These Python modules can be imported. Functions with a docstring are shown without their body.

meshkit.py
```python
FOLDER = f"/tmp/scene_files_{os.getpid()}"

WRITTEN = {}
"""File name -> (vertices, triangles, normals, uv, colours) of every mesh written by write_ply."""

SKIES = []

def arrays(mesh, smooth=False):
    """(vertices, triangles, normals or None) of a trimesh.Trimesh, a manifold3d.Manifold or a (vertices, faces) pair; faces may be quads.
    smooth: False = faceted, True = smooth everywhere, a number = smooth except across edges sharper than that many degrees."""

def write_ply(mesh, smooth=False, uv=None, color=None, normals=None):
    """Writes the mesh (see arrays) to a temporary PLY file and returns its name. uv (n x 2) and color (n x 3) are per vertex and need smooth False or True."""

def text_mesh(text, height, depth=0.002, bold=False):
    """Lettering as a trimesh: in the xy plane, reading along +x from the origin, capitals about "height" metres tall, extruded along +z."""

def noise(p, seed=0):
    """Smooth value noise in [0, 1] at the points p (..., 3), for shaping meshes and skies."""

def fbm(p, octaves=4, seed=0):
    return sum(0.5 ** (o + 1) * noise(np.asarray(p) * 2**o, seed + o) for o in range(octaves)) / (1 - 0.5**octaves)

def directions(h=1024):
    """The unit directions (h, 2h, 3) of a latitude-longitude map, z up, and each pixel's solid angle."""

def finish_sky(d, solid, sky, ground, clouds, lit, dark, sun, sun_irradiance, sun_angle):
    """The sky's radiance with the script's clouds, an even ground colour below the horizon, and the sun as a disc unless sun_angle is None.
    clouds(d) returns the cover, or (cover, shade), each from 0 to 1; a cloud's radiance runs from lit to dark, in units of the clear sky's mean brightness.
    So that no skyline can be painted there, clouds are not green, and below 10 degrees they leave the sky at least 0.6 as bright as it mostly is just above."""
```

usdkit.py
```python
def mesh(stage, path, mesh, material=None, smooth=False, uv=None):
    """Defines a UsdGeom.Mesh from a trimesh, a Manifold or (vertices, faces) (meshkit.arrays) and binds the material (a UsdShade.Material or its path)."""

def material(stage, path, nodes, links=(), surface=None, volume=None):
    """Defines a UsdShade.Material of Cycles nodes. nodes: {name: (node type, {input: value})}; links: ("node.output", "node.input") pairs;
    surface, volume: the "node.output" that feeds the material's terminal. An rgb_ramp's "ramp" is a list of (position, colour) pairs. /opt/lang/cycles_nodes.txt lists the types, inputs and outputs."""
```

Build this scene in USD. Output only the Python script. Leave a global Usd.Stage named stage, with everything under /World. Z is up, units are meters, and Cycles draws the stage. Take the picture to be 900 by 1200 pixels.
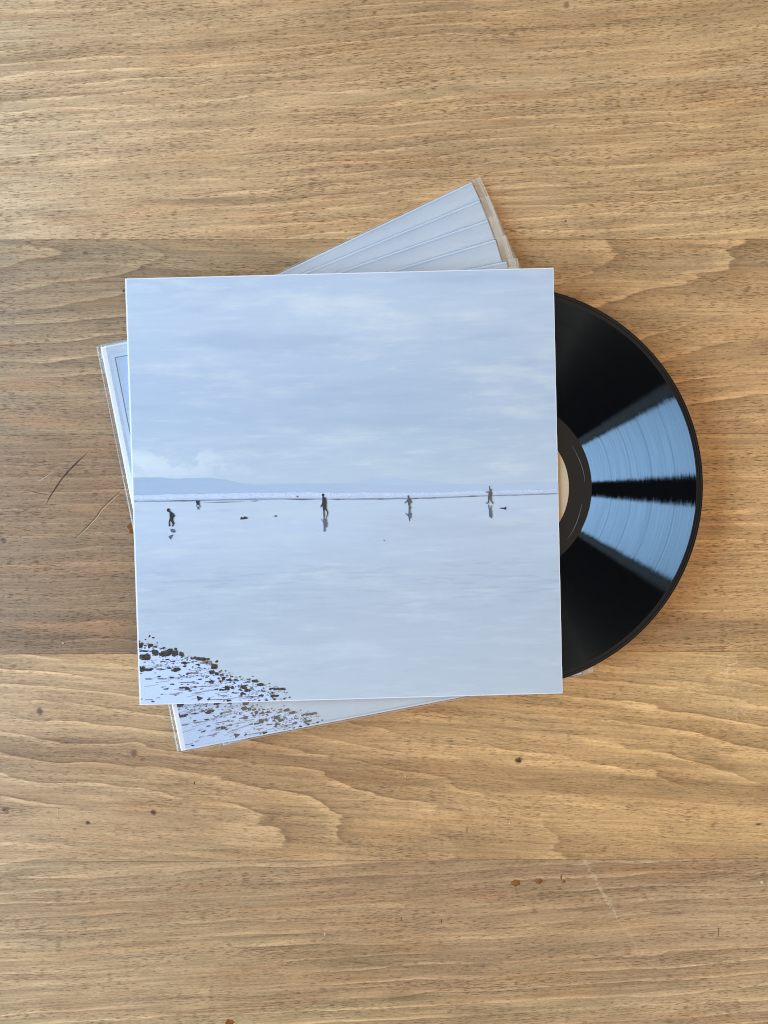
import math
import numpy as np
import trimesh
import usdkit
from pxr import Gf, Sdf, Usd, UsdGeom, UsdLux, UsdShade
from scipy.spatial.transform import Rotation
from shapely import affinity, union_all
from shapely.geometry import LineString, Point, Polygon, box as sbox

# ------------------------------------------------------------------ stage, camera, light
stage = Usd.Stage.CreateInMemory()
UsdGeom.SetStageUpAxis(stage, "Z")
UsdGeom.SetStageMetersPerUnit(stage, 1.0)
UsdGeom.Xform.Define(stage, "/World")
UsdGeom.Scope.Define(stage, "/World/Looks")

CAM_H = 0.59640                                   # metres above the table top
CAM_ROT = Rotation.from_euler("zyx", [-0.002695, -0.005284, -0.023022]).as_matrix()
F = 901.6 / 900                                   # focal length over picture width
cam = UsdGeom.Camera.Define(stage, "/World/camera")
mat = np.eye(4)
mat[:3, :3] = CAM_ROT.T
mat[3, :3] = [0, 0, CAM_H]
cam.AddTransformOp().Set(Gf.Matrix4d(mat.tolist()))
cam.CreateHorizontalApertureAttr(36.0)
cam.CreateVerticalApertureAttr(48.0)
cam.CreateFocalLengthAttr(36.0 * F)
cam.CreateClippingRangeAttr((0.02, 50.0))
cam.CreateExposureAttr(0.08)


def rect_light(name, loc, target, w, h, color, power):
    l = UsdLux.RectLight.Define(stage, "/World/" + name)
    loc, target = np.array(loc, float), np.array(target, float)
    z = (loc - target) / np.linalg.norm(loc - target)
    up = np.array([0, 0, 1.0]) if abs(z[2]) < 0.95 else np.array([0, 1.0, 0])
    x = np.cross(up, z)
    x /= np.linalg.norm(x)
    y = np.cross(z, x)
    m = np.eye(4)
    m[0, :3], m[1, :3], m[2, :3], m[3, :3] = x, y, z, loc
    l.AddTransformOp().Set(Gf.Matrix4d(m.tolist()))
    l.CreateWidthAttr(w)
    l.CreateHeightAttr(h)
    l.CreateColorAttr(Gf.Vec3f(*color))
    l.CreateIntensityAttr(power)
    return l


# two tall panes of one window to the left of the table (sky outside), and the pale ceiling of the room
SKY = (0.47, 0.70, 1.0)
rect_light("window_pane_light", (-1.40, -0.51, 1.00), (0, -0.51, 1.00), 0.83, 1.25, SKY, 10.5)
rect_light("window_pane_light_001", (-1.40, 0.60, 1.00), (0, 0.60, 1.00), 0.81, 1.25, SKY, 10.5)
rect_light("ceiling_light", (1.35, 0.0, 2.5), (1.35, 0.0, 0.0), 4.0, 5.6, (1.0, 0.84, 0.68), 1.05)


# the pale reveals of the window opening beside the panes
rect_light("window_reveal_light", (-1.38, -1.04, 1.00), (0, -1.04, 1.00), 0.18, 1.25, (0.8, 0.92, 1.0), 0.75)
rect_light("window_reveal_light_001", (-1.38, 1.10, 1.00), (0, 1.10, 1.00), 0.15, 1.25, (0.8, 0.92, 1.0), 0.75)


def at(px, py, z):
    """The point at height z that stands at this pixel of the 900 x 1200 photograph."""
    d = CAM_ROT @ np.array([(px - 450) / 901.6, -(py - 600) / 901.6, -1.0])
    return np.array([0, 0, CAM_H]) + d * (z - CAM_H) / d[2]


# ------------------------------------------------------------------ helpers
def tag(o, label=None, cat=None, group=None, kind=None):
    p = o.GetPrim() if hasattr(o, "GetPrim") else o
    for k, v in (("label", label), ("category", cat), ("group", group), ("kind", kind)):
        if v:
            p.SetCustomDataByKey(k, v)
    return o


def free(parent, name):
    path, k = f"{parent}/{name}", 0
    while stage.GetPrimAtPath(path):
        k += 1
        path = f"{parent}/{name}_{k:03d}"
    return path


def obj(name, mesh, m, parent="/World", smooth=False):
    parent = parent if isinstance(parent, str) else str(parent.GetPath())
    return usdkit.mesh(stage, free(parent, name), mesh, m, smooth=smooth)


def thing(name, label, cat, loc=(0, 0, 0), rot=0.0, group=None):
    x = UsdGeom.Xform.Define(stage, free("/World", name))
    x.AddTranslateOp().Set(Gf.Vec3d(*map(float, loc)))
    x.AddRotateZOp().Set(math.degrees(rot))
    return tag(x, label, cat, group)


def flat(poly, z):
    """A shapely polygon (or several) as a flat mesh at height z, facing up."""
    vs, fs, n = [], [], 0
    for g in getattr(poly, "geoms", [poly]):
        if g.is_empty or g.area < 1e-12:
            continue
        v, f = trimesh.creation.triangulate_polygon(g, engine="earcut")
        v, f = np.asarray(v), np.asarray(f)
        a, b, c = v[f[:, 0]], v[f[:, 1]], v[f[:, 2]]
        area = (b[:, 0] - a[:, 0]) * (c[:, 1] - a[:, 1]) - (b[:, 1] - a[:, 1]) * (c[:, 0] - a[:, 0])
        f[area < 0] = f[area < 0][:, ::-1]
        vs.append(np.c_[v, np.full(len(v), z)])
        fs.append(f + n)
        n += len(v)
    return trimesh.Trimesh(np.vstack(vs), np.vstack(fs), process=False)


def axis(a, b, n):
    """Evenly spaced when n is a number; with n = "edges", close together near both ends."""
    if n != "edges":
        return np.linspace(a, b, n)
    e = np.array([0, 0.4, 0.8, 1.2, 1.6, 2.0, 2.5, 3.0, 3.5, 4.0, 4.6]) / 1000
    return np.concatenate([a + e, np.linspace(a + 0.008, b - 0.008, 42), (b - e)[::-1]])


def grid(x0, x1, y0, y1, nx, ny, zf):
    xs, ys = axis(x0, x1, nx), axis(y0, y1, ny)
    nx, ny = len(xs), len(ys)
    X, Y = np.meshgrid(xs, ys, indexing="ij")
    Z = zf(X, Y)
    i = np.arange(nx * ny).reshape(nx, ny)
    q = np.stack([i[:-1, :-1], i[1:, :-1], i[1:, 1:], i[:-1, 1:]], -1).reshape(-1, 4)
    return trimesh.Trimesh(np.c_[X.ravel(), Y.ravel(), Z.ravel()], np.vstack([q[:, [0, 1, 2]], q[:, [0, 2, 3]]]), process=False)


def tube(pts, r, n=6):
    """A bent rod along pts; r one radius or one per point."""
    pts = np.asarray(pts, float)
    r = np.broadcast_to(np.asarray(r, float), len(pts))
    t = np.gradient(pts, axis=0)
    t /= np.linalg.norm(t, axis=1, keepdims=True)
    u = np.cross(t, [0, 0, 1.0])
    u /= np.maximum(np.linalg.norm(u, axis=1, keepdims=True), 1e-9)
    w = np.cross(u, t)
    a = np.arange(n) / n * 2 * np.pi
    v = pts[:, None] + r[:, None, None] * (np.cos(a)[None, :, None] * u[:, None] + np.sin(a)[None, :, None] * w[:, None])
    m, f = len(pts), []
    for i in range(m - 1):
        for k in range(n):
            p, q = i * n + k, i * n + (k + 1) % n
            f += [[p, p + n, q + n], [p, q + n, q]]
    for k in range(1, n - 1):
        f += [[0, k, k + 1], [(m - 1) * n, (m - 1) * n + k + 1, (m - 1) * n + k]]
    mesh = trimesh.Trimesh(v.reshape(-1, 3), f, process=False)
    mesh.fix_normals()
    return mesh


def ring(profile, n=360):
    """Turns a closed (r, z) outline about the z axis."""
    p = np.asarray(profile, float)
    a = np.arange(n) / n * 2 * np.pi
    v = np.stack([np.outer(np.cos(a), p[:, 0]), np.outer(np.sin(a), p[:, 0]), np.tile(p[:, 1], (n, 1))], -1).reshape(-1, 3)
    m, f = len(p), []
    for i in range(n):
        for k in range(m):
            A, B = i * m + k, i * m + (k + 1) % m
            C, D = ((i + 1) % n) * m + (k + 1) % m, ((i + 1) % n) * m + k
            f += [[A, D, C], [A, C, B]]
    mesh = trimesh.Trimesh(v, f, process=False)
    if mesh.volume < 0:
        mesh.invert()
    return mesh


class Out:
    def __init__(self, ref):
        self.ref = ref


class Node:
    def __init__(self, name):
        self._n = name

    def __getattr__(self, k):
        return Out(f"{self._n}.{k}")


class G:
    """Collects the nodes of one material."""

    def __init__(self):
        self.nodes, self.links = {}, []

    def n(self, kind, **kw):
        name = f"n{len(self.nodes)}"
        vals = {}
        for k, v in kw.items():
            if isinstance(v, Out):
                self.links.append((v.ref, f"{name}.{k}"))
            else:
                vals[k] = v
        self.nodes[name] = (kind, vals)
        return Node(name)

    def m(self, op, a, b=0.0, c=0.0, clamp=False):
        return self.n("math", math_type=op, value1=a, value2=b, value3=c, use_clamp=clamp).value

    def lin(self, x, a=1.0, b=0.0):
        return self.m("multiply_add", x, a, b)

    def vec(self, x, y, z=0.0):
        return self.n("combine_xyz", x=x, y=y, z=z).vector

    def noise(self, v, detail=2.0, rough=0.5, scale=1.0, dist=0.0):
        return self.n("noise_texture", vector=v, detail=detail, roughness=rough, scale=scale, distortion=dist).fac

    def step(self, x, lo, hi, a=0.0, b=1.0):
        return self.n("map_range", range_type="smoothstep", value=x, from_min=lo, from_max=hi, to_min=a, to_max=b, clamp=True).result

    def mix(self, f, a, b, kind="mix"):
        return self.n("mix_color", blend_type=kind, fac=f, a=a, b=b, use_clamp_result=False).result

    def ramp(self, f, stops):
        return self.n("rgb_ramp", ramp=stops, fac=f).color

    def xyz(self):
        s = self.n("separate_xyz", vector=self.n("texture_coordinate").object)
        return s.x, s.y, s.z

    def done(self, name, surface):
        return usdkit.material(stage, "/World/Looks/" + name, self.nodes, self.links, surface=surface.ref)


def srgb(r, g, b):
    c = np.array([r, g, b]) / 255.0
    return tuple(np.where(c <= 0.04045, c / 12.92, ((c + 0.055) / 1.055) ** 2.4))


# ------------------------------------------------------------------ materials
def plain(name, color, rough=0.5, spec=0.5, var=0.0, scale=400.0, **kw):
    g = G()
    col = color
    if var:
        x, y, z = g.xyz()
        nz = g.noise(g.vec(g.lin(x, scale), g.lin(y, scale), g.lin(z, scale)), 3.0)
        col = g.mix(g.step(nz, 0.3, 0.7), tuple(np.array(color) * (1 - var)), tuple(np.array(color) * (1 + var)))
    p = g.n("principled_bsdf", base_color=col, roughness=rough, specular_ior_level=spec, **kw)
    return g.done(name, p.BSDF)


WOOD_TINT = (1.24, 1.15, 1.02)


def wood(name, seed, tones, y0, d0, slope, wob, period, knots=(), contrast=0.5, pores=0.5, bands=(), scuffs=(), tilt=0.0):
    """Flat-sawn board: growth rings of a log cut lengthwise, pores, fibre and slow changes of tone along the board."""
    g = G()
    x, y, _ = g.xyz()
    S = float(seed)
    n_ = lambda ax, ay, detail=2.0, rough=0.5, o=0.0, yy=y, dist=0.0: g.noise(g.vec(g.lin(x, ax, S * 1.7 + o), g.lin(yy, ay, S * 0.9 + o), S + o), detail, rough, 1.0, dist)
    # slow waviness of the grain
    wav = g.lin(n_(7, 10, 1.0, o=3.1), 0.010, -0.005)
    yw = g.m("add", g.m("add", y, wav), g.lin(x, -tilt))
    knot_mask = None
    for kx, ky, rx, ry, strength in knots:
        dx, dy = g.lin(x, 1 / rx, -kx / rx), g.lin(y, 1 / ry, -ky / ry)
        d2 = g.m("add", g.m("multiply", dx, dx), g.m("multiply", dy, dy))
        bend = g.m("exponent", g.lin(d2, -0.16))
        yw = g.m("add", yw, g.m("multiply", g.m("multiply", bend, dy), -ry * 0.45))
        d = g.m("sqrt", d2)
        d = g.m("add", d, g.lin(n_(420, 620, 3.0, 0.7, o=kx * 10), 1.5, -0.75))
        k = g.m("multiply", g.step(d, 1.05, 0.30), strength)
        knot_mask = k if knot_mask is None else g.m("maximum", knot_mask, k)
    # growth rings
    dy = g.lin(yw, 1.0, -y0)
    dd = g.m("add", g.lin(x, slope, d0), g.lin(n_(5.5, 8, 2.0, o=9.3), wob, -wob / 2))
    r = g.m("sqrt", g.m("add", g.m("multiply", dy, dy), g.m("multiply", dd, dd)))
    r = g.m("add", r, g.lin(n_(22, 110, 3.0, 0.55, o=5.0), 0.0026, -0.0013))
    r = g.m("add", r, g.lin(n_(6, 34, 3.0, 0.6, o=35.0), 0.016, -0.008))
    fr = g.m("fraction", g.lin(r, 1.0 / period, S * 0.37))
    ringd = g.ramp(fr, [(0.0, (0.95,) * 3), (0.05, (1.0,) * 3), (0.12, (0.62,) * 3), (0.42, (0.35,) * 3), (0.8, (0.12,) * 3), (0.955, (0.0,) * 3), (0.985, (0.0,) * 3), (1.0, (0.95,) * 3)])
    ringd = g.n("rgb_to_bw", color=ringd).val
    amp = g.step(n_(6, 22, 3.0, o=7.7), 0.36, 0.62, 0.02, 1.3)
    ringd = g.m("multiply", ringd, g.m("multiply", amp, contrast))
    # tone along and across the board; end-to-end ramp also paints in the light falloff
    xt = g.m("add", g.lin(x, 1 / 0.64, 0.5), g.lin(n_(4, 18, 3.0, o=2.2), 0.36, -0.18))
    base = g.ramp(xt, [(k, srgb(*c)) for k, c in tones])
    for by, wid, amt, col in bands:
        t = g.m("absolute", g.m("add", g.lin(yw, 1.0, -by), g.lin(n_(9, 40, 2.0, o=by * 40), 0.010, -0.005)))
        base = g.mix(g.m("multiply", g.step(t, wid, wid * 0.25), amt), base, srgb(*col))
    mott = g.lin(n_(15, 85, 5.0, 0.65, o=11.0, yy=yw), 0.75, 0.625)
    base = g.mix(1.0, base, g.vec(mott, mott, mott), "multiply")
    strk = g.lin(n_(4, 240, 5.0, 0.7, o=41.0, yy=yw), 1.2, 0.40)
    base = g.mix(1.0, base, g.vec(strk, strk, strk), "multiply")
    grey = n_(7, 26, 4.0, 0.6, o=51.0, yy=yw)
    base = g.mix(g.step(grey, 0.50, 0.72, 0.0, 0.32), base, srgb(136, 116, 90))
    dark = n_(6, 46, 5.0, 0.65, o=61.0, yy=yw, dist=0.6)
    base = g.mix(g.step(dark, 0.54, 0.74, 0.0, 0.50), base, srgb(116, 88, 62))
    warm = n_(9, 70, 3.0, o=21.0, yy=yw)
    base = g.mix(g.step(warm, 0.5, 0.75, 0.0, 0.35), base, srgb(176, 128, 84))
    pale = g.m("multiply", g.m("multiply", g.step(fr, 0.70, 0.95), g.step(fr, 0.995, 0.97)), g.m("multiply", amp, 0.28))
    base = g.mix(pale, base, g.mix(1.0, base, (1.75, 1.8, 1.85), "multiply"))
    base = g.mix(ringd, base, g.mix(1.0, base, (0.40, 0.33, 0.27), "multiply"))
    # long fibres
    fib = g.lin(n_(26, 620, 5.0, 0.72, o=4.0, yy=yw), 1.15, 0.43)
    base = g.mix(1.0, base, g.vec(fib, fib, fib), "multiply")
    mic = g.lin(n_(300, 1100, 3.0, 0.65, o=6.0), 0.80, 0.60)
    base = g.mix(1.0, base, g.vec(mic, mic, mic), "multiply")
    # pores: short dark dashes, denser in some streaks
    yp = g.m("add", yw, g.lin(n_(60, 40, 1.0, o=15.0), 0.0030))
    po = n_(150, 1350, 1.5, 0.6, o=8.0, yy=yp)
    dens = g.lin(n_(12, 75, 2.0, o=18.0, yy=yw), 0.34, -0.17)
    pore = g.m("multiply", g.step(g.m("add", po, dens), 0.565, 0.67), pores)
    base = g.mix(pore, base, g.mix(1.0, base, (0.34, 0.26, 0.21), "multiply"))
    po2 = n_(75, 620, 2.0, 0.65, o=28.0, yy=yp)
    big = g.m("multiply", g.step(g.m("add", po2, g.lin(dens, 0.8)), 0.645, 0.74), 0.60 * pores)
    base = g.mix(big, base, g.mix(1.0, base, (0.42, 0.34, 0.28), "multiply"))
    if knot_mask is not None:
        base = g.mix(g.m("minimum", knot_mask, 0.95), base, srgb(60, 36, 24))
    for sx, sy, rx, ry, ang, amt, thr in scuffs:     # pale worn marks of the finish
        ca, sa = math.cos(ang), math.sin(ang)
        X = g.m("add", g.lin(x, ca / rx, -(sx * ca + sy * sa) / rx), g.lin(y, sa / rx))
        Y = g.m("add", g.lin(x, -sa / ry, (sx * sa - sy * ca) / ry), g.lin(y, ca / ry))
        d2 = g.m("add", g.m("multiply", X, X), g.m("multiply", Y, Y))
        f = g.m("multiply", g.step(d2, 1.0, 0.2), g.step(n_(420, 520, 3.0, 0.65, o=33 + sx), thr, thr + 0.2))
        base = g.mix(g.m("multiply", f, amt), base, srgb(236, 222, 198))
    base = g.mix(1.0, base, WOOD_TINT, "multiply")
    hgt = g.m("subtract", g.lin(fib, 0.5), g.m("add", pore, big))
    bump = g.n("bump", height=hgt, strength=0.55, distance=0.00022).normal
    rough = g.m("add", g.lin(n_(40, 300, 3.0, o=12.0), 0.22, 0.36), g.lin(pore, 0.2))
    p = g.n("principled_bsdf", base_color=base, roughness=rough, specular_ior_level=0.42, normal=bump)
    return g.done(name, p.BSDF)


def sky_print(name):
    """The printed photograph's soft tones: a cloudy pale sky above, wet sand below. Local y runs from -0.155 to 0.155."""
    g = G()
    x, y, _ = g.xyz()
    v = g.lin(y, -1 / 0.315, 0.5)                     # 0 at the top edge, 1 at the bottom
    n_ = lambda ax, ay, o, d=4.0, rg=0.55: g.noise(g.vec(g.lin(x, ax, o), g.lin(y, ay, o * 2), o), d, rg)
    col = g.ramp(v, [(0.0, srgb(186, 204, 235)), (0.10, srgb(190, 207, 235)), (0.24, srgb(181, 199, 230)), (0.36, srgb(180, 199, 228)), (0.46, srgb(186, 204, 230)),
                     (0.505, srgb(190, 206, 231)), (0.53, srgb(192, 209, 236)), (0.60, srgb(191, 207, 235)), (0.70, srgb(185, 200, 226)), (0.80, srgb(185, 199, 223)), (1.0, srgb(190, 203, 224))])
    up = g.step(v, 0.53, 0.50)
    st = g.step(n_(26, 230, 15.2, 5.0, 0.65), 0.50, 0.72)
    col = g.mix(g.m("multiply", st, 0.30), col, srgb(216, 226, 243))
    sk = g.step(n_(19, 170, 18.9, 5.0, 0.65), 0.52, 0.74)
    col = g.mix(g.m("multiply", sk, 0.28), col, srgb(164, 184, 214))
    c1 = n_(9, 44, 1.3, 5.0, 0.6)
    c2 = n_(22, 60, 4.1, 5.0, 0.6)
    cl = g.m("multiply", g.step(c1, 0.47, 0.68), g.step(c2, 0.30, 0.65))
    col = g.mix(g.m("multiply", g.m("multiply", cl, up), 0.55), col, srgb(224, 232, 245))
    dk = g.step(n_(8, 50, 8.6), 0.52, 0.72)
    col = g.mix(g.m("multiply", g.m("multiply", dk, up), 0.42), col, srgb(162, 182, 216))
    cum = g.m("multiply", g.step(n_(38, 60, 6.2, 5.0), 0.46, 0.58), g.m("multiply", g.m("multiply", g.step(v, 0.385, 0.42), g.step(v, 0.47, 0.44)), g.step(x, -0.02, -0.13)))
    col = g.mix(g.m("multiply", cum, 0.6), col, srgb(220, 231, 246))
    dn = g.step(v, 0.53, 0.56)
    rip = g.m("multiply", g.step(n_(40, 420, 2.7, 3.0), 0.50, 0.66), g.m("multiply", g.step(v, 0.66, 0.70), g.step(v, 0.84, 0.73)))
    col = g.mix(g.m("multiply", rip, 0.42), col, srgb(158, 178, 208))
    wv = g.step(n_(16, 95, 5.5, 4.0, 0.6), 0.50, 0.70)
    col = g.mix(g.m("multiply", g.m("multiply", wv, dn), 0.42), col, srgb(206, 219, 236))
    wd = g.step(n_(7, 40, 12.5, 4.0, 0.6), 0.50, 0.68)
    col = g.mix(g.m("multiply", g.m("multiply", wd, dn), 0.35), col, srgb(172, 187, 214))
    gr = g.lin(n_(900, 1300, 3.3, 2.0), 0.10, 0.915)
    col = g.mix(1.0, col, g.vec(g.lin(gr, 1.07), g.lin(gr, 1.01), g.lin(gr, 0.86)), "multiply")
    p = g.n("principled_bsdf", base_color=col, roughness=0.33, specular_ior_level=0.45)
    return g.done(name, p.BSDF)


def plastic(name, haze, tint, gloss=0.15, body=(0.86, 0.84, 0.78)):
    """Thin clear film: lets light through, mirrors a little, a touch milky."""
    g = G()
    t = g.n("transparent_bsdf", color=tint)
    x, y, _ = g.xyz()
    gl = g.n("glossy_bsdf", color=(1, 1, 1), roughness=gloss)
    d = g.n("diffuse_bsdf", color=body)
    tr = g.n("translucent_bsdf", color=body)
    milk = g.n("mix_closure", fac=0.4, closure1=d.BSDF, closure2=tr.BSDF)
    a = g.n("mix_closure", fac=haze, closure1=t.BSDF, closure2=milk.closure)
    facing = g.n("layer_weight", blend=0.5).facing
    b = g.n("mix_closure", fac=g.lin(g.m("power", facing, 4.0), 0.9, 0.07), closure1=a.closure, closure2=gl.BSDF)
    return g.done(name, b.closure)


def groove_vinyl(name):
    """Record grooves: each wall mirrors along its own narrow streak, so highlights fan out from the centre."""
    g = G()
    x, y, _ = g.xyz()
    r = g.m("sqrt", g.m("add", g.m("multiply", x, x), g.m("multiply", y, y)))
    rad = g.n("vector_math", math_type="normalize", vector1=g.vec(x, y, 0.0)).vector
    rs = g.n("separate_xyz", vector=rad)
    fine = g.noise(g.vec(g.lin(r, 5200), g.lin(rs.y, 1.5), g.lin(rs.x, 1.5)), 2.0, 0.7)
    slow = g.noise(g.vec(g.lin(r, 90), 3.0, 0.0), 2.0)
    spike = g.m("power", g.noise(g.vec(g.lin(r, 3100), g.lin(rs.y, 9), 4.0), 1.0, 0.5), 3.0)
    jit = g.m("add", g.m("add", g.lin(fine, 0.042, -0.021), g.lin(slow, 0.006, -0.003)), g.lin(spike, 0.05, -0.006))
    nx = lambda k, c, t: g.m("add", g.m("multiply", c, k), g.m("multiply", t, jit))
    lobes = []
    for k in (-0.75, 0.75):
        v = g.vec(nx(k, rs.x, g.lin(rs.y, -1.0)), nx(k, rs.y, rs.x), 1.0)
        nn = g.n("vector_math", math_type="normalize", vector1=v).vector
        shine = g.lin(g.noise(g.vec(g.lin(r, 140), 7.0, 0.0), 3.0, 0.6), 0.02, 0.050)
        shine = g.m("multiply", shine, g.lin(g.noise(g.vec(g.lin(r, 1100), g.lin(rs.y, 2.5), g.lin(rs.x, 2.5)), 3.0, 0.7), 0.45, 0.775))
        for rt in (0.0815, 0.0965, 0.1118, 0.1292):      # bands between the tracks
            shine = g.m("multiply", shine, g.step(g.m("absolute", g.lin(r, 1.0, -rt)), 0.0001, 0.0009, 0.84, 1.0))
        lobes.append(g.n("glossy_bsdf", color=g.vec(g.lin(shine, 0.76), g.lin(shine, 0.95), g.lin(shine, 1.08)), distribution="beckmann", roughness=0.163, anisotropy=-0.81, tangent=rad, normal=nn))  # blue of the reflected sky is put into the gloss colour
    base = g.n("principled_bsdf", base_color=(0.0025, 0.003, 0.0035), roughness=0.6, specular_ior_level=0.02)
    a = g.n("add_closure", closure1=lobes[0].BSDF, closure2=lobes[1].BSDF)
    b = g.n("add_closure", closure1=a.closure, closure2=base.BSDF)
    return g.done(name, b.closure)


def hill_print(name, a, b):
    g = G()
    x, y, _ = g.xyz()
    nz = g.noise(g.vec(g.lin(x, 70), g.lin(y, 400), 1.0), 4.0, 0.6)
    t = g.m("add", g.lin(x, 3.0, 0.5), g.lin(nz, 0.5, -0.25), clamp=True)
    return g.done(name, g.n("principled_bsdf", base_color=g.mix(t, srgb(*a), srgb(*b)), roughness=0.33, specular_ior_level=0.45).BSDF)


def stone_print(name):
    """Printed wet stones: brown-black with paler grains."""
    g = G()
    x, y, _ = g.xyz()
    a = g.noise(g.vec(g.lin(x, 900), g.lin(y, 1200), 1.0), 4.0, 0.7)
    b = g.noise(g.vec(g.lin(x, 260), g.lin(y, 320), 5.0), 2.0, 0.6)
    col = g.ramp(a, [(0.38, srgb(32, 30, 29)), (0.53, srgb(56, 51, 46)), (0.64, srgb(98, 90, 84)), (0.76, srgb(170, 172, 180))])
    col = g.mix(g.step(b, 0.45, 0.7, 0.0, 0.45), col, srgb(112, 96, 80))
    return g.done(name, g.n("principled_bsdf", base_color=col, roughness=0.33, specular_ior_level=0.45).BSDF)


M_print = sky_print("printed_seascape")
M_board = plain("white_board", (0.86, 0.86, 0.86), 0.42, 0.45)
M_inner = plain("inner_paper", (0.80, 0.80, 0.80), 0.6, 0.3)
M_hill = hill_print("print_hills", (168, 185, 205), (189, 202, 218))
M_hill2 = hill_print("print_far_hills", (178, 194, 212), (188, 202, 218))
M_surf = plain("print_surf", srgb(200, 211, 230), 0.33, 0.45, 0.13, 1100)
M_shore = plain("print_shore", srgb(139, 148, 170), 0.33, 0.45, 0.15, 1500)
M_reef = plain("print_reef", srgb(112, 112, 118), 0.33, 0.45, 0.2, 1500)
M_fig = plain("print_figure", srgb(40, 46, 58), 0.33, 0.45, 0.3, 2500)
M_fig2 = plain("print_pale_figure", srgb(84, 86, 92), 0.33, 0.45, 0.25, 2500)
M_refl = plain("print_reflection", srgb(92, 102, 120), 0.33, 0.45, 0.25, 2500)
M_stone = stone_print("print_stone")
M_stone2 = plain("print_pale_stone", srgb(136, 126, 122), 0.33, 0.45, 0.3, 2200)
M_sandp = plain("print_pale_sand", srgb(202, 214, 236), 0.33, 0.45, 0.05, 1200)
M_film = plastic("clear_film", 0.045, (0.975, 0.975, 0.965))
M_flap = plastic("film_flap", 0.36, (0.97, 0.95, 0.90), 0.12, (0.93, 0.89, 0.78))
M_seam = plastic("film_seam", 0.30, (0.95, 0.95, 0.95), 0.38, (0.90, 0.90, 0.88))
M_insert = plain("insert_paper", srgb(196, 209, 228), 0.4, 0.4)
M_insert2 = plain("insert_panel", srgb(180, 196, 216), 0.4, 0.4)
M_line = plain("printed_line", srgb(84, 92, 104), 0.45, 0.3)
M_vinyl = plain("black_vinyl", (0.006, 0.0057, 0.0054), 0.22, 0.26)
M_groove = groove_vinyl("grooved_vinyl")
M_label = plain("label_paper", srgb(206, 184, 148), 0.6, 0.3, 0.04, 500)
M_etch = plain("etched_glint", (0.14, 0.16, 0.16), 0.25, 0.6)
M_scratch = plain("dark_scratch", srgb(76, 60, 46), 0.7, 0.2, 0.3, 900)
M_dent = plain("shallow_scratch", srgb(104, 80, 56), 0.6, 0.3, 0.2, 900)
M_pale = plain("pale_scratch", srgb(200, 172, 136), 0.5, 0.3, 0.1, 900)
M_glue = plain("amber_glue", srgb(136, 84, 34), 0.25, 0.5, 0.3, 900)
M_speck = plain("pale_speck", srgb(220, 200, 168), 0.5, 0.3)
M_hole = plain("dark_hole", srgb(64, 44, 30), 0.8, 0.1)

# ------------------------------------------------------------------ the table
table = thing("wooden_table", "light brown wooden table top of wide boards under all the records", "table")
W = lambda px, py: tuple(at(px, py, 0.0)[:2])


def kn(px, py, rx, ry, s):
    a = W(px, py)
    return (a[0], a[1], rx, ry, s)


def bd(py, wid, amt, col):
    return (W(300, py)[1], wid, amt, col)


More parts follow.
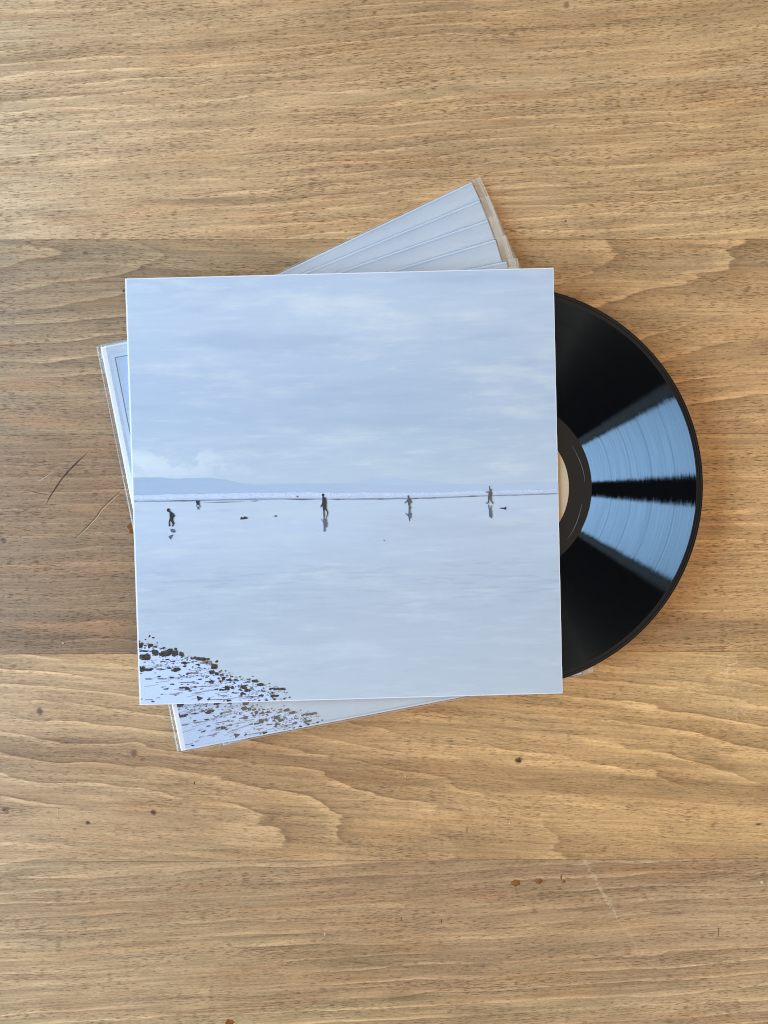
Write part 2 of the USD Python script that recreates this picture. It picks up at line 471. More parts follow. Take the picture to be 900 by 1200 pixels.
seams = [0.600, 0.440, 0.19602, 0.04635, -0.12340, -0.28678, -0.440, -0.600]     # y of the joints, from the far edge to the near one
boards = [
    dict(seed=11, tones=[(0, (178, 150, 116)), (1, (184, 152, 112))], y0=0.52, d0=0.05, slope=0.03, wob=0.05, period=0.013),
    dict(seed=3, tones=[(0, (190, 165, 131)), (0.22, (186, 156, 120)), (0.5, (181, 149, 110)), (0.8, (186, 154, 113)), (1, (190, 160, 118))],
         y0=W(500, 420)[1], d0=0.045, slope=0.04, wob=0.034, period=0.0085, contrast=0.20, pores=0.75, tilt=0.07,
         knots=[kn(664, 6, .003, .004, .55), kn(663, 259, .0012, .0012, .9), kn(723, 289, .0012, .0012, .95), kn(726, 303, .0012, .0012, .9)],
         bands=[bd(275, .012, .35, (204, 172, 130)), bd(38, .012, .4, (150, 120, 86)), bd(110, .010, .35, (206, 178, 138))]),
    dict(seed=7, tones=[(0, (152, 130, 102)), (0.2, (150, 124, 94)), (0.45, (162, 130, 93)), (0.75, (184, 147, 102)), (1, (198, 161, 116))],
         y0=W(100, 303)[1], d0=0.056, slope=0.13, wob=0.030, period=0.0125, contrast=0.42, pores=0.7,
         knots=[kn(145, 341, .0015, .0015, .9), kn(100, 296, .003, .0016, .6)], bands=[bd(300, .016, .35, (150, 136, 108))]),
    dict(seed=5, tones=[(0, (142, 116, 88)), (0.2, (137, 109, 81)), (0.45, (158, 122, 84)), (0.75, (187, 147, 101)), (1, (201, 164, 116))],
         y0=W(400, 840)[1], d0=0.03, slope=0.03, wob=0.03, period=0.011, contrast=0.16, pores=0.75,
         bands=[bd(740, .020, .45, (120, 94, 68))], knots=[kn(4, 633, .003, .003, .7)]),
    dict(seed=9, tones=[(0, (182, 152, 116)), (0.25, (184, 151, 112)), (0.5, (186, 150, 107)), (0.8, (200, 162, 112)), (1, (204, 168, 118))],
         y0=W(100, 985)[1], d0=0.062, slope=0.13, wob=0.034, period=0.0125, contrast=0.48, pores=0.6, tilt=-0.06,
         knots=[kn(608, 891, .0036, .0036, 1.0), kn(47, 834, .0034, .0040, .75), kn(157, 883, .0042, .0044, .6), kn(180, 952, .0028, .0028, .9), kn(103, 964, .0022, .0020, .9),
                kn(7, 949, .0042, .0036, .7), kn(889, 966, .0036, .0012, .9), kn(228, 917, .0008, .0020, .9), kn(830, 796, .004, .004, .25)],
         bands=[bd(905, .016, .5, (138, 104, 72)), bd(790, .020, .35, (204, 172, 124)), bd(985, .022, .35, (152, 122, 90))],
         scuffs=[(*W(862, 822), .022, .030, 0.3, .4, .52), (*W(855, 780), .012, .012, 0.0, .5, .5)]),
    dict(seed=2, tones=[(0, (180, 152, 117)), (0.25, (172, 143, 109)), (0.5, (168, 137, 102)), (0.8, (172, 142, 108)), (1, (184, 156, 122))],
         y0=W(300, 900)[1], d0=0.016, slope=-0.02, wob=0.034, period=0.0105, contrast=0.30, pores=0.65, tilt=0.05,
         bands=[bd(1040, .018, .35, (146, 116, 88)), bd(1190, .016, .45, (194, 168, 126)), bd(1100, .006, .4, (196, 166, 126))],
         scuffs=[(*W(700, 1035), .045, .0022, -1.05, .22, .42), (*W(725, 1075), .05, .0030, -1.0, .16, .44)]),
    dict(seed=14, tones=[(0, (178, 150, 116)), (1, (184, 152, 112))], y0=-0.5, d0=0.05, slope=0.03, wob=0.05, period=0.013),
]
X0, X1, TH = -0.80, 0.80, 0.028
for i, b in enumerate(boards):
    ya, yb = seams[i] - 0.00010, seams[i + 1] + 0.00010
    top = -0.00004 * (i % 2)
    c = 0.00014
    prof = Polygon([(ya - c, top), (yb + c, top), (yb, top - c), (yb, -TH), (ya, -TH), (ya, top - c)])
    m = trimesh.creation.extrude_polygon(prof, X1 - X0, engine="earcut")
    v = m.vertices
    m = trimesh.Trimesh(np.c_[X0 + v[:, 2], v[:, 0], v[:, 1]], m.faces, process=False)
    if m.volume < 0:
        m.invert()
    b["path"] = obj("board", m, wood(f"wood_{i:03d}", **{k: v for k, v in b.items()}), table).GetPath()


def board_at(py):
    y = W(450, py)[1]
    k = max(i for i in range(len(boards)) if seams[i] > y)
    return str(boards[k]["path"])


def stroke(name, pts, width, m, z=0.00012, ends=True):
    """A thin tapering mark along photograph points on the table."""
    p = np.array([W(*q) for q in pts])
    t = np.linspace(0, 1, len(p))
    tt = np.linspace(0, 1, 24)
    p = np.c_[np.interp(tt, t, p[:, 0]), np.interp(tt, t, p[:, 1])]
    d = np.gradient(p, axis=0)
    d /= np.linalg.norm(d, axis=1, keepdims=True)
    nrm = np.c_[-d[:, 1], d[:, 0]]
    rg = np.random.default_rng(int(pts[0][0] * 7 + pts[0][1]))
    w = width * np.clip(np.minimum(tt, 1 - tt) * 5, 0.12, 1) * rg.uniform(0.75, 1.2, 24)
    poly = Polygon(np.vstack([p + nrm * w[:, None] / 2, (p - nrm * w[:, None] / 2)[::-1]])).buffer(0)
    return obj(name, flat(poly, z), m, board_at(pts[0][1]))


stroke("scratch", [(104, 529), (92, 540), (80, 552), (71, 563), (63, 575), (58, 583), (54, 591)], 0.0010, M_scratch)
stroke("scratch", [(146, 571), (130, 585), (118, 597), (112, 606), (100, 619), (84, 634)], 0.00055, M_dent)
stroke("scratch", [(148, 572), (132, 586), (119.5, 598), (113.5, 607), (101.5, 620), (86, 634.5)], 0.0006, M_pale)
stroke("scratch", [(64, 552), (52, 560), (42, 566)], 0.0005, M_pale)
stroke("scratch", [(34, 575), (46, 578), (58, 580)], 0.0006, M_dent)
stroke("scratch", [(68, 945), (67.6, 958), (67, 968)], 0.00045, M_pale)
stroke("scratch", [(470, 1075), (470.4, 1080)], 0.0006, M_dent)
stroke("scratch", [(517, 1076), (517.2, 1083)], 0.0005, M_dent)
stroke("scratch", [(76, 912), (74, 920), (72, 925)], 0.0004, M_pale)
stroke("scratch", [(842, 1086), (841.6, 1098)], 0.00045, M_dent)
stroke("scratch", [(547, 970), (547.3, 977)], 0.0005, M_dent)


def drop(px, py, rx, ry, h, m, name, rg):
    c = W(px, py)
    a = np.linspace(0, 2 * np.pi, 18, endpoint=False)
    k = 1 + rg.uniform(-0.22, 0.22, 18)
    rows = [np.c_[c[0] + rx * k * np.cos(a) * s, c[1] + ry * k * np.sin(a) * s, np.full(18, z)] for s, z in ((1, -0.0001), (0.9, h * 0.6), (0.55, h))]
    v = np.vstack(rows + [[[c[0], c[1], h]]])
    f = []
    for j in range(2):
        for q in range(18):
            A, B = j * 18 + q, j * 18 + (q + 1) % 18
            f += [[A, B, B + 18], [A, B + 18, A + 18]]
    f += [[36 + q, 36 + (q + 1) % 18, 54] for q in range(18)]
    return obj(name, (v, np.array(f)), m, board_at(py), smooth=True)


rg = np.random.default_rng(4)
drop(604, 1034.5, .0033, .0027, .0004, M_glue, "glue_drop", rg)
drop(631, 1032.5, .0031, .0021, .0004, M_glue, "glue_drop", rg)
drop(660.5, 1033, .0013, .0013, .0003, M_glue, "glue_drop", rg)
drop(657.5, 1028, .0006, .0022, .0002, M_glue, "glue_drop", rg)
drop(269, 1198, .0038, .0026, .0004, M_glue, "glue_drop", rg)
drop(154, 619, .0040, .0045, .0002, M_glue, "glue_drop", rg)
drop(597.5, 964.5, .0007, .0007, .0004, M_speck, "speck", rg)
drop(381, 1095, .0006, .0011, .0003, M_speck, "speck", rg)
drop(475, 910, .0004, .0011, .0003, M_speck, "speck", rg)
drop(74, 753.5, .0007, .0006, .0004, M_speck, "speck", rg)
drop(893, 1034, .0013, .0013, .0002, M_speck, "speck", rg)


# ------------------------------------------------------------------ the printed picture (in a sleeve's own plane)
HALF = 0.1575


def outline_extrude(poly_xz, y0, y1):
    m = trimesh.creation.extrude_polygon(poly_xz, y1 - y0, engine="earcut")
    v = m.vertices
    m = trimesh.Trimesh(np.c_[v[:, 0], y0 + v[:, 2], v[:, 1]], m.faces, process=False)
    if m.volume < 0:
        m.invert()
    return m


class Frame:
    """Where a sleeve lies: its centre, turn and the height of its top; turns photograph points into its own plane."""

    def __init__(self, cx, cy, turn, z):
        self.c, self.t, self.z = np.array([cx, cy]), turn, z

    def local(self, px, py):
        d = at(px, py, self.z)[:2] - self.c
        ca, sa = math.cos(self.t), math.sin(self.t)
        return np.array([ca * d[0] + sa * d[1], -sa * d[0] + ca * d[1]])


front = Frame(-0.025492, 0.005054, 0.0240876, 0.0270)
L = front.local


def P(pts, s=1.0, ox=0.0, oy=0.0):
    return Polygon([tuple(L(ox + a / s, oy + b / s)) for a, b in pts]).buffer(0)


def blob(cx, cy, rx, ry, rg, n=11, rough=0.35):
    a = np.linspace(0, 2 * np.pi, n, endpoint=False)
    k = 1 + rg.uniform(-rough, rough, n)
    return Polygon(np.c_[cx + rx * k * np.cos(a), cy + ry * k * np.sin(a)]).buffer(0)


def build_print_shapes():
    rg = np.random.default_rng(21)
    edge = sbox(-HALF + 0.0006, -HALF + 0.0006, HALF - 0.0006, HALF - 0.0006)
    out = {}

    def bandpoly(top, bottom, jt=0.0, jb=0.0):
        xs = np.linspace(140, 670, 90)
        t = np.interp(xs, *zip(*top)) + rg.normal(0, 1, 90) * jt
        b = np.interp(xs, *zip(*bottom)) + rg.normal(0, 1, 90) * jb
        pts = [tuple(L(a, c)) for a, c in zip(xs, t)] + [tuple(L(a, c)) for a, c in zip(xs[::-1], b[::-1])]
        return Polygon(pts).buffer(0).intersection(edge)

    hz = [(140, 580.5), (230, 578.5), (300, 577.0), (400, 577.0), (520, 576.5), (600, 574.5), (670, 572.5)]
    out["far"] = bandpoly([(140, 566), (395, 567), (415, 564), (440, 560.5), (458, 560), (475, 561.5), (500, 564), (530, 567), (560, 568), (670, 566)], hz, 0.15)
    out["hill"] = bandpoly([(140, 560), (185, 559.5), (200, 561), (225, 560.5), (238, 559.8), (252, 560.8), (266, 563), (282, 566), (296, 568.7), (305, 569.4), (330, 568), (352, 566.8),
                            (400, 566.6), (440, 568), (480, 569), (520, 568.5), (560, 567.5), (610, 566), (670, 563.5)], hz, 0.2)
    out["surf"] = bandpoly([(a, b + 0.2) for a, b in hz], [(140, 585.5), (230, 584.3), (330, 582.3), (400, 582.2), (470, 581.8), (560, 578.8), (670, 575.4)], 0.3, 0.5)
    line = [(140, 587.5), (200, 587.2), (230, 586.5), (260, 585.8), (300, 585.0), (340, 584.6), (400, 585.0), (440, 584.6), (500, 583.8), (560, 581.3), (600, 580.2), (640, 578.8), (670, 578.0)]
    wv = 0.45 + 0.35 * rg.random(len(line))
    out["shore"] = bandpoly([(a, b - w) for (a, b), w in zip(line, wv)], [(a, b + w) for (a, b), w in zip(line, wv)], 0.12, 0.12)
    bits = []
    for a, b, y in ((335, 372, 585.4), (190, 240, 587.0), (482, 492, 584.3), (387, 405, 585.2), (440, 452, 585.0), (505, 512, 583.5), (545, 562, 581.6)):
        bits.append(P([(a, y), ((a + b) / 2, y - 0.9), (b, y - 0.3), ((a + b) / 2, y + 0.7)]))
    for a, b, y in ((235, 290, 589.0), (294, 304, 587.6)):
        bits.append(P([(a, y), ((a + b) / 2, y - 1.0), (b, y - 1.3), ((a + b) / 2, y - 0.1)]))
    bits += [P([(347, 581.2), (349, 580.8), (350.5, 582), (348, 582.8)])]
    out["reef"] = union_all(bits)
    # figures: (polygons, reflection polygons), traced in the picture's own plane
    figs = []
    s, ox, oy = 22.5, 180, 585
    figs.append(("dark", [P([(392 + 38 * math.cos(a), 288 + 46 * math.sin(a)) for a in np.linspace(0, 6.28, 12)], s, ox, oy),
                          P([(415, 318), (445, 312), (485, 348), (522, 374), (566, 436), (524, 488), (516, 560), (552, 640), (528, 668), (518, 716), (482, 716), (506, 664), (470, 590), (444, 560), (428, 622), (440, 706), (405, 716), (404, 600), (430, 500), (424, 380)], s, ox, oy)],
                 [P([(440, 785), (545, 790), (580, 858), (542, 886), (462, 862)], s, ox, oy), P([(395, 972), (520, 930), (482, 1000), (455, 1060), (425, 1040)], s, ox, oy)]))
    s, ox, oy = 18.0, 355, 570
    figs.append(("dark", [P([(424 + 25 * math.cos(a), 186 + 34 * math.sin(a)) for a in np.linspace(0, 6.28, 12)], s, ox, oy),
                          P([(410, 235), (425, 212), (446, 225), (482, 240), (500, 330), (495, 460), (532, 552), (506, 655), (492, 650), (515, 555), (470, 475), (452, 520), (462, 650), (435, 650), (428, 500), (412, 400), (378, 440), (366, 438), (408, 350)], s, ox, oy)],
                 [P([(430, 655), (458, 660), (470, 690), (492, 655), (520, 790), (508, 862), (474, 862), (472, 955), (436, 955), (436, 850), (424, 740)], s, ox, oy), P([(380, 688), (396, 692), (418, 738), (408, 744)], s, ox, oy)]))
    s, ox, oy = 22.5, 460, 570
    figs.append(("pale", [P([(416 + 20 * math.cos(a), 262 + 30 * math.sin(a)) for a in np.linspace(0, 6.28, 12)], s, ox, oy),
                          P([(400, 300), (432, 290), (478, 330), (515, 430), (500, 440), (470, 380), (470, 460), (455, 500), (492, 570), (474, 582), (465, 600), (425, 600), (428, 520), (410, 470), (404, 390), (330, 446), (314, 436), (392, 350)], s, ox, oy)],
                 [P([(425, 600), (465, 600), (475, 700), (508, 700), (494, 820), (462, 850), (450, 920), (435, 915), (425, 830), (405, 780), (335, 720), (352, 706), (412, 740)], s, ox, oy)]))
    s, ox, oy = 20.0, 555, 560
    figs.append(("pale", [P([(403 + 19 * math.cos(a), 285 + 27 * math.sin(a)) for a in np.linspace(0, 6.28, 12)], s, ox, oy),
                          P([(385, 312), (420, 312), (434, 350), (420, 440), (422, 530), (462, 590), (452, 616), (432, 590), (400, 545), (378, 470), (360, 540), (354, 592), (300, 606), (282, 588), (332, 574), (340, 440), (352, 340), (292, 346), (284, 330), (350, 318)], s, ox, oy),
                          P([(362, 190), (376, 190), (384, 290), (368, 300)], s, ox, oy)],
                 [P([(340, 622), (362, 630), (382, 745), (402, 670), (432, 630), (416, 710), (438, 860), (430, 955), (360, 905), (358, 760), (342, 700)], s, ox, oy)]))
    s, ox, oy = 10.0, 220, 570
    figs.append(("dark", [P([(96, 168), (140, 166), (136, 200), (150, 236), (130, 215), (112, 215), (106, 238), (104, 200)], s, ox, oy)], [P([(100, 234), (160, 238), (132, 252), (138, 270), (112, 268), (116, 250)], s, ox, oy)]))
    out["figs"] = figs
    rocks = [P([(615, 388), (626, 355), (640, 362), (652, 368), (664, 352), (690, 358), (708, 376), (660, 384)], s, ox, oy), P([(320, 605), (324, 603.6), (324.6, 605.6)]), P([(449, 633), (450.5, 632.5), (450.5, 634)])]
    s, ox, oy = 20.0, 555, 560
    rocks.append(P([(600, 708), (660, 698), (718, 698), (742, 676), (762, 682), (758, 752), (700, 728), (640, 724)], s, ox, oy))
    out["rocks"] = rocks
    # the stony shore in the lower left corner
    dark, pale = [], []
    za = [(180, 92, 20, 28), (220, 110, 30, 20), (140, 130, 12, 10), (85, 185, 50, 50), (75, 150, 30, 20), (190, 195, 50, 40), (240, 210, 40, 15), (265, 165, 15, 20), (110, 250, 80, 20), (335, 222, 25, 25),
          (455, 230, 30, 25), (520, 280, 45, 45), (130, 310, 110, 60), (240, 270, 60, 60), (340, 280, 100, 60), (430, 270, 90, 60), (395, 240, 60, 26), (130, 340, 60, 22), (320, 362, 60, 10), (540, 375, 50, 25), (440, 360, 30, 8),
          (630, 325, 35, 25), (710, 335, 110, 35), (790, 335, 60, 20), (690, 398, 40, 25), (865, 415, 55, 45), (890, 360, 30, 30), (840, 480, 50, 35), (885, 492, 36, 20), (100, 440, 60, 55), (180, 447, 90, 30),
          (300, 440, 90, 13), (390, 430, 40, 25), (460, 450, 90, 46), (590, 490, 40, 22), (410, 528, 60, 16), (520, 515, 30, 10), (740, 515, 40, 9), (780, 525, 15, 25), (425, 600, 50, 16), (810, 575, 70, 16), (840, 575, 30, 32),
          (320, 630, 30, 8), (355, 648, 40, 18), (385, 640, 30, 12), (525, 640, 50, 22), (585, 645, 50, 30), (665, 632, 30, 25), (320, 707, 40, 8), (885, 655, 35, 18), (805, 760, 35, 20), (215, 780, 40, 16), (95, 490, 40, 10), (575, 525, 14, 10)]
    zp = [(795, 370, 80, 42), (640, 483, 110, 18), (170, 545, 70, 18), (310, 545, 100, 16), (580, 582, 180, 7), (640, 630, 60, 16), (440, 705, 110, 12), (500, 690, 60, 9), (760, 625, 150, 6), (700, 690, 110, 4),
          (95, 760, 30, 14), (180, 765, 80, 9), (280, 745, 60, 7), (560, 405, 24, 40), (300, 400, 90, 8), (240, 420, 40, 8)]
    zb = [(85, 270, 20, 18), (58, 325, 55, 50), (30, 385, 50, 35), (80, 400, 40, 32), (130, 410, 40, 20), (155, 450, 40, 45), (185, 420, 20, 20), (240, 430, 35, 20), (210, 465, 60, 20), (260, 465, 30, 14), (310, 470, 40, 9), (25, 485, 40, 25),
          (100, 450, 30, 20), (485, 475, 60, 28), (410, 485, 50, 18), (540, 515, 60, 32), (360, 540, 70, 38), (405, 575, 55, 32), (325, 570, 30, 25), (190, 550, 50, 46), (245, 545, 35, 32), (140, 570, 70, 20), (75, 565, 30, 12), (265, 603, 80, 11),
          (360, 610, 60, 24), (335, 632, 40, 20), (545, 630, 50, 22), (570, 580, 40, 16), (520, 580, 18, 18), (710, 562, 150, 22), (645, 560, 30, 30), (665, 602, 30, 20), (690, 635, 70, 28), (855, 652, 30, 20), (210, 680, 40, 28),
          (430, 655, 40, 11), (485, 672, 30, 9), (460, 425, 40, 7), (325, 430, 20, 7), (175, 370, 14, 10), (635, 502, 16, 8), (790, 660, 14, 8)]
    zbp = [(470, 640, 150, 6), (110, 672, 180, 6), (60, 520, 110, 6), (450, 560, 60, 10), (180, 630, 30, 14)]

    def put(store, x, y, w, h, ox, oy):
        rx, ry = w / 18.0 / 2 * 2, h / 18.0 / 2 * 2
        n = int(np.clip(w * h / 130, 1, 14))
        for _ in range(n):
            qx, qy = (0, 0) if n == 1 else (rg.uniform(-0.72, 0.72), rg.uniform(-0.62, 0.62))
            k = 1.0 if n == 1 else rg.uniform(0.32, 0.55)
            c = L(ox + x / 9 + qx * rx, oy + y / 9 + qy * ry)
            store.append(blob(c[0], c[1], max(k * rx * 0.00078, 0.0003), max(k * ry * 0.00080, 0.00024), rg))

    for q in za:
        put(dark, *q, 155, 735)
    for q in zp:
        put(pale, *q, 155, 735)
    for q in zb:
        put(dark, *q, 245, 745)
    for q in zbp:
        put(pale, *q, 245, 745)
    tri = L(155 + 715 / 9, 735 + 750 / 9)
    dark.append(Polygon([tri + d for d in ((-0.0024, 0.0020), (0.0026, 0.0002), (-0.0016, -0.0020))]))
    # tiny pebbles and rills over the whole spit
    top = [(150, 752), (175, 752), (190, 758), (216, 766), (244, 774), (262, 786), (300, 797), (330, 806), (340, 815)]
    for _ in range(620):
        a = rg.uniform(162, 336)
        t = np.interp(a, *zip(*top))
        b = t + abs(rg.normal(0, 1)) * 18
        if b > 823 or rg.random() < 0.15:
            continue
        c = L(a, b)
        w = rg.uniform(0.00016, 0.00050) * (1.6 if rg.random() < 0.25 else 1)
        (dark if rg.random() < 0.6 else pale).append(blob(c[0], c[1], w * rg.uniform(1, 2.4), w * 0.7, rg, 7))
    for _ in range(48):
        a = rg.uniform(164, 300)
        t = np.interp(a, *zip(*top))
        b = rg.uniform(t + 8, 824)
        ln, sl = rg.uniform(6, 26), rg.uniform(-0.20, 0.02)
        p = [tuple(L(a + ln * k, b + sl * ln * k + rg.normal(0, 0.25))) for k in np.linspace(0, 1, 6)]
        pale.append(LineString(p).buffer(rg.uniform(0.00006, 0.00016)))
    out["dark"] = union_all([g.buffer(0) for g in dark]).intersection(edge)
    out["pale"] = union_all([g.buffer(0) for g in pale]).intersection(edge)
    sand = P([(150, 757), (180, 757), (215, 770), (245, 780), (262, 790), (300, 801), (330, 812), (322, 818), (300, 830), (150, 835)])
    out["sand"] = sand.buffer(0.003).buffer(-0.003).intersection(edge)
    out["edge"] = edge
    return out


SHAPES = build_print_shapes()
EZ = 0.00006


def add_print(root, z, half, with_left=0.0008):
    k = half / HALF
    sc = lambda g: affinity.scale(g, k, k, origin=(0, 0))
    e = half - (0.0006 if half == HALF else 0.00025)
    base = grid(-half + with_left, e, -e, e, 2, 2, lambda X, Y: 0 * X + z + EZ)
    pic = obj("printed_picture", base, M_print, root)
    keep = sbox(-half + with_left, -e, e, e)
    add = lambda nm, g, m, lv: obj(nm, flat(sc(g).intersection(keep), z + EZ * lv), m, pic)
    add("printed_hills", SHAPES["far"], M_hill2, 2)
    add("printed_hills", SHAPES["hill"], M_hill, 3)
    add("printed_surf", SHAPES["surf"], M_surf, 4)
    add("printed_shoreline", SHAPES["shore"], M_shore, 5)
    tag(add("printed_reef", SHAPES["reef"], M_reef, 6), kind="stuff")
    add("printed_sand", SHAPES["sand"], M_sandp, 2)
    for shade, body, refl in SHAPES["figs"]:
        for piece in refl:
            add("printed_reflection", piece, M_refl, 7)
        add("printed_figure", union_all([p.buffer(0.00006) for p in body]), M_fig if shade == "dark" else M_fig2, 8)
    for piece in SHAPES["rocks"]:
        add("printed_rock", piece, M_fig, 7)
    tag(add("printed_stones", SHAPES["pale"], M_stone2, 4), kind="stuff")
    tag(add("printed_stones", SHAPES["dark"], M_stone, 5), kind="stuff")
    return pic


# ------------------------------------------------------------------ sleeves in clear covers, fanned in a stack
HS = 0.1535                                    # half a stacked sleeve
TS = 0.0031                                    # its thickness


def sleeve_at(tr, ang, ztop, label, group=None, corner="tr"):
    """Puts a sleeve so that its top right (or bottom left) board corner stands at the photograph point."""
    s = 1 if corner == "tr" else -1
    c = at(*tr, ztop)[:2]
    ca, sa = math.cos(ang), math.sin(ang)
    cx, cy = c[0] - s * (ca * HS - sa * HS), c[1] - s * (sa * HS + ca * HS)
    return thing("album_sleeve", label, "record sleeve", (cx, cy, ztop), ang, group)


def fill_sleeve(root, seed, insert=False):
    r = 0.0014
    q = Point(-HS + r, -r).buffer(r, 8).union(Point(-HS + r, -TS + r).buffer(r, 8)).union(sbox(-HS + r, -TS, HS - 0.0003, 0)).union(sbox(-HS, -TS + r, 0, -r)).union(sbox(0, -TS + 0.0003, HS, -0.0003))
    obj("cover_board", outline_extrude(q.simplify(0.00002), -HS, HS), M_board, root, smooth=30)
    add_print(root, 0.0, HS, 0.0042 if insert else 0.0015)  # insert sleeve: wide white strip at left paints in the spine highlight
    # clear outer cover
    rg = np.random.default_rng(seed)
    xl, xr, yb, yt = -HS - 0.0028, HS + 0.0012, -HS - 0.0016, HS + 0.0015
    zt, zm = 0.00075, -TS * 0.55

    def shape(X, Y, side):
        d = np.minimum(np.minimum(X - xl, xr + 0.02 - X), np.minimum(Y - yb, yt - Y))
        k = np.clip(d / 0.0042, 0, 1)
        k = k * k * (3 - 2 * k)
        w = 0.00018 * (np.sin(X * 60 + seed) * np.cos(Y * 45 + seed * 2) + 1) * k
        return zm + (zt - zm) * k + w if side > 0 else zm - (zm + TS + 0.0002) * -0 - (TS + 0.0002 + zm) * k * 0.96
    topg = grid(xl, xr, yb, yt, "edges", "edges", lambda X, Y: shape(X, Y, 1))
    cover = obj("clear_cover", topg, M_film, root, smooth=True)
    z = zm
    for pts in ([(xl, yb), (xl, yt)], [(xl, yt), (xr + 0.0046, yt)], [(xl, yb), (xr + 0.0046, yb)]):
        p = np.linspace(0, 1, 14)
        a, b = np.array(pts[0]), np.array(pts[1])
        xy = a + (b - a) * p[:, None] + rg.normal(0, 0.00008, (14, 2))
        obj("cover_seam", tube(np.c_[xy, np.full(14, z) + rg.normal(0, 0.00003, 14)], 0.00024), M_seam, cover, smooth=True)
    # the open right end: two loose lips of film, a little wavy
    for lip, (dz, ln) in enumerate(((0.0, rg.uniform(0.0040, 0.0066)), (-0.0016, rg.uniform(0.0056, 0.0084)))):
        ph = rg.uniform(0, 6)
        am, fq, sk = rg.uniform(0.0006, 0.0013), rg.uniform(35, 75), rg.uniform(-0.006, 0.006)
        wav = lambda X, Y: dz + zt - 0.0012 * np.clip((X - xr) / 0.005, 0, 1) + am * np.sin(Y * fq + ph) * np.clip((X - xr) / 0.004, 0, 1)
        lipm = grid(xr, xr + ln, yb + 0.001, yt - 0.0002, 6, 60, wav)
        fl = obj("film_lip", lipm, M_flap, root, smooth=True)
        ys = np.linspace(yb + 0.001, yt - 0.0002, 40)
        xs = np.full(40, xr + ln)
        obj("lip_edge", tube(np.c_[xs, ys, wav(xs, ys)], 0.00030), M_seam, fl, smooth=True)
    if insert:
        ic = obj("insert_card", grid(-HS + 0.0065, -HS + 0.150, HS - 0.150, HS - 0.0065, 2, 2, lambda X, Y: 0 * X + EZ * 10), M_insert, root)
        a, b = -HS + 0.0095, HS - 0.0095
        obj("insert_panel", grid(a, a + 0.142, b - 0.142, b, 2, 2, lambda X, Y: 0 * X + EZ * 12), M_insert2, ic)
        obj("printed_line", flat(sbox(a, b - 0.142, a + 0.142, b).difference(sbox(a + 0.0004, b - 0.1416, a + 0.1416, b - 0.0004)), EZ * 14), M_line, ic)
    return root


D = math.radians
GR = "album sleeves fanned out under the front sleeve"
stack = [((552.5, 213.5), 25.2, 0.0042, "white sleeve in clear cover at the bottom of the fan, its corner sticking out farthest"),
         ((562.0, 235.0), 22.2, 0.0078, "white sleeve in clear cover, second from the bottom of the fan"),
         ((571.5, 258.0), 19.0, 0.0114, "white sleeve in clear cover, middle one of the five strips of the fan"),
         ((580.5, 281.0), 16.5, 0.0150, "white sleeve in clear cover, second fan strip above the front sleeve's top edge"),
         ((593.5, 306.5), 11.7, 0.0186, "white sleeve in clear cover, narrow fan strip along the front sleeve's top edge")]
for k, (tr, a, zt, lab) in enumerate(stack):
    s = sleeve_at(tr, D(a), zt, lab, GR)
    fill_sleeve(s, k + 1)                       # each cover has its own creases and loose lips
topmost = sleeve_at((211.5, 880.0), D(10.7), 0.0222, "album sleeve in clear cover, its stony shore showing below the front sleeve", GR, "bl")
fill_sleeve(topmost, 5, True)

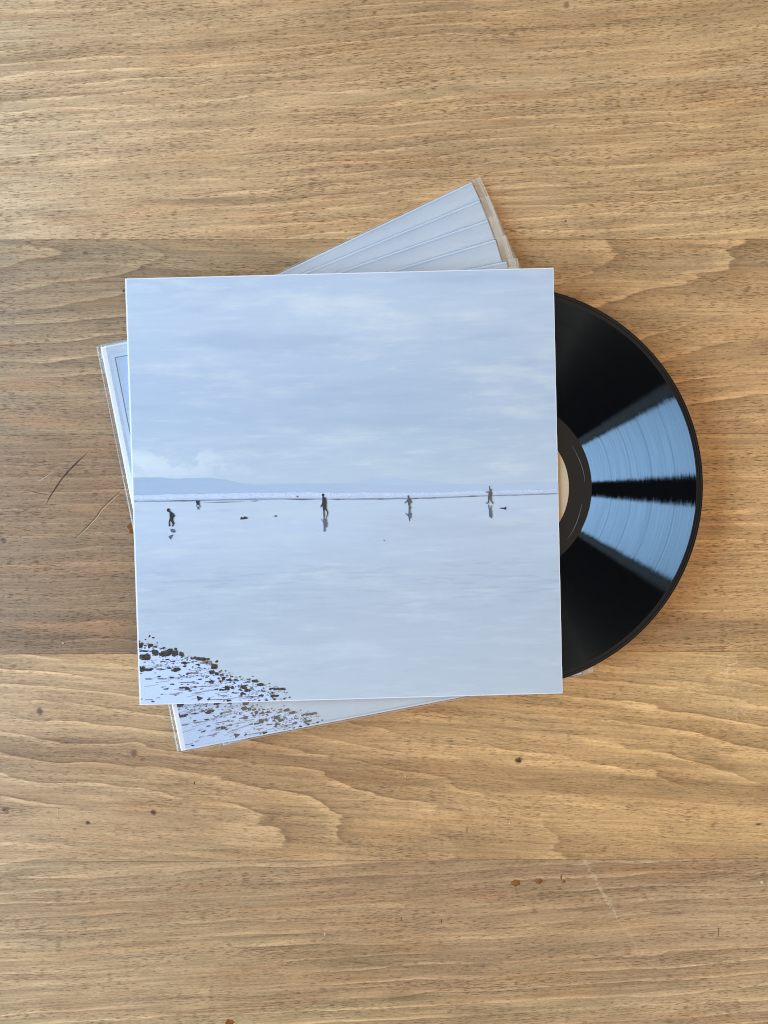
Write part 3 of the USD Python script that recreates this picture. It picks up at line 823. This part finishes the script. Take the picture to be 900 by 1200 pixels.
# ------------------------------------------------------------------ the record, half out of the front sleeve
RC = (0.0908, 0.0044, 0.0240)
rec = thing("vinyl_record", "black vinyl record half pulled out of the front sleeve's right side", "vinyl record", RC)
R0, RG, RD, RL = 0.1500, 0.1448, 0.0668, 0.0497
zt, zb = 0.0008, -0.0008
prof = [(0.0036, zb), (0.0036, zt), (RG, zt), (RG + 0.0007, zt + 0.00004), (RG + 0.0012, zt - 0.00016), (RG + 0.0017, zt + 0.00012), (RG + 0.0023, zt + 0.00020), (RG + 0.0028, zt - 0.00008), (RG + 0.0033, zt + 0.00024),
        (RG + 0.0040, zt + 0.00022), (RG + 0.0046, zt), (R0 - 0.0002, zt - 0.0003), (R0, 0.0), (R0 - 0.0003, -0.0006), (RG, zb)]
obj("disc", ring(prof), M_vinyl, rec, smooth=35)
annulus = lambda a, b, z, n=360: flat(Point(0, 0).buffer(b, n // 4).difference(Point(0, 0).buffer(a, n // 4)), z)
obj("grooves", annulus(RD, RG, zt + 0.00006), M_groove, rec)
dw = obj("dead_wax", annulus(RL, RD, zt + 0.00008), M_vinyl, rec)
for a0, a1 in ((4, 31), (-38, -11)):  # pale arcs paint in the glint of the run-out groove
    a = np.radians(np.linspace(a0, a1, 30))
    rr = 0.0612 + 0.0006 * np.cos(np.linspace(0, 3, 30))
    obj("run_out_groove_glint", tube(np.c_[rr * np.cos(a), rr * np.sin(a), np.full(30, zt + 0.0001)], 0.00014 * np.sin(np.linspace(0.15, 3, 30)) + 0.00003, 5), M_etch, dw, smooth=True)
obj("label", annulus(0.0037, RL, zt + 0.00022), M_label, rec)

# ------------------------------------------------------------------ the front sleeve
fs = thing("album_sleeve", "uncovered album sleeve on top, printed with people walking on a wet beach", "record sleeve", (*front.c, front.z), front.t)
T = 0.0045
q = sbox(-HALF, -0.0005, HALF, 0).union(sbox(-HALF, -T, HALF, -T + 0.0005)).union(sbox(-HALF, -T, -HALF + 0.0006, 0))
q = q.difference(Polygon([(-HALF - 1, 0.001), (-HALF + 0.0003, 0.001), (-HALF + 0.0003, 0), (-HALF, -0.0004), (-HALF - 1, -0.0004)]))
obj("cover_board", outline_extrude(q, -HALF, HALF), M_board, fs)
for s in (-1, 1):
    e = trimesh.creation.box((2 * HALF - 0.0014, 0.0005, T - 0.0010))
    e.apply_translation((0, s * (HALF - 0.0004), -T / 2))
    obj("edge_fold", e, M_board, fs)
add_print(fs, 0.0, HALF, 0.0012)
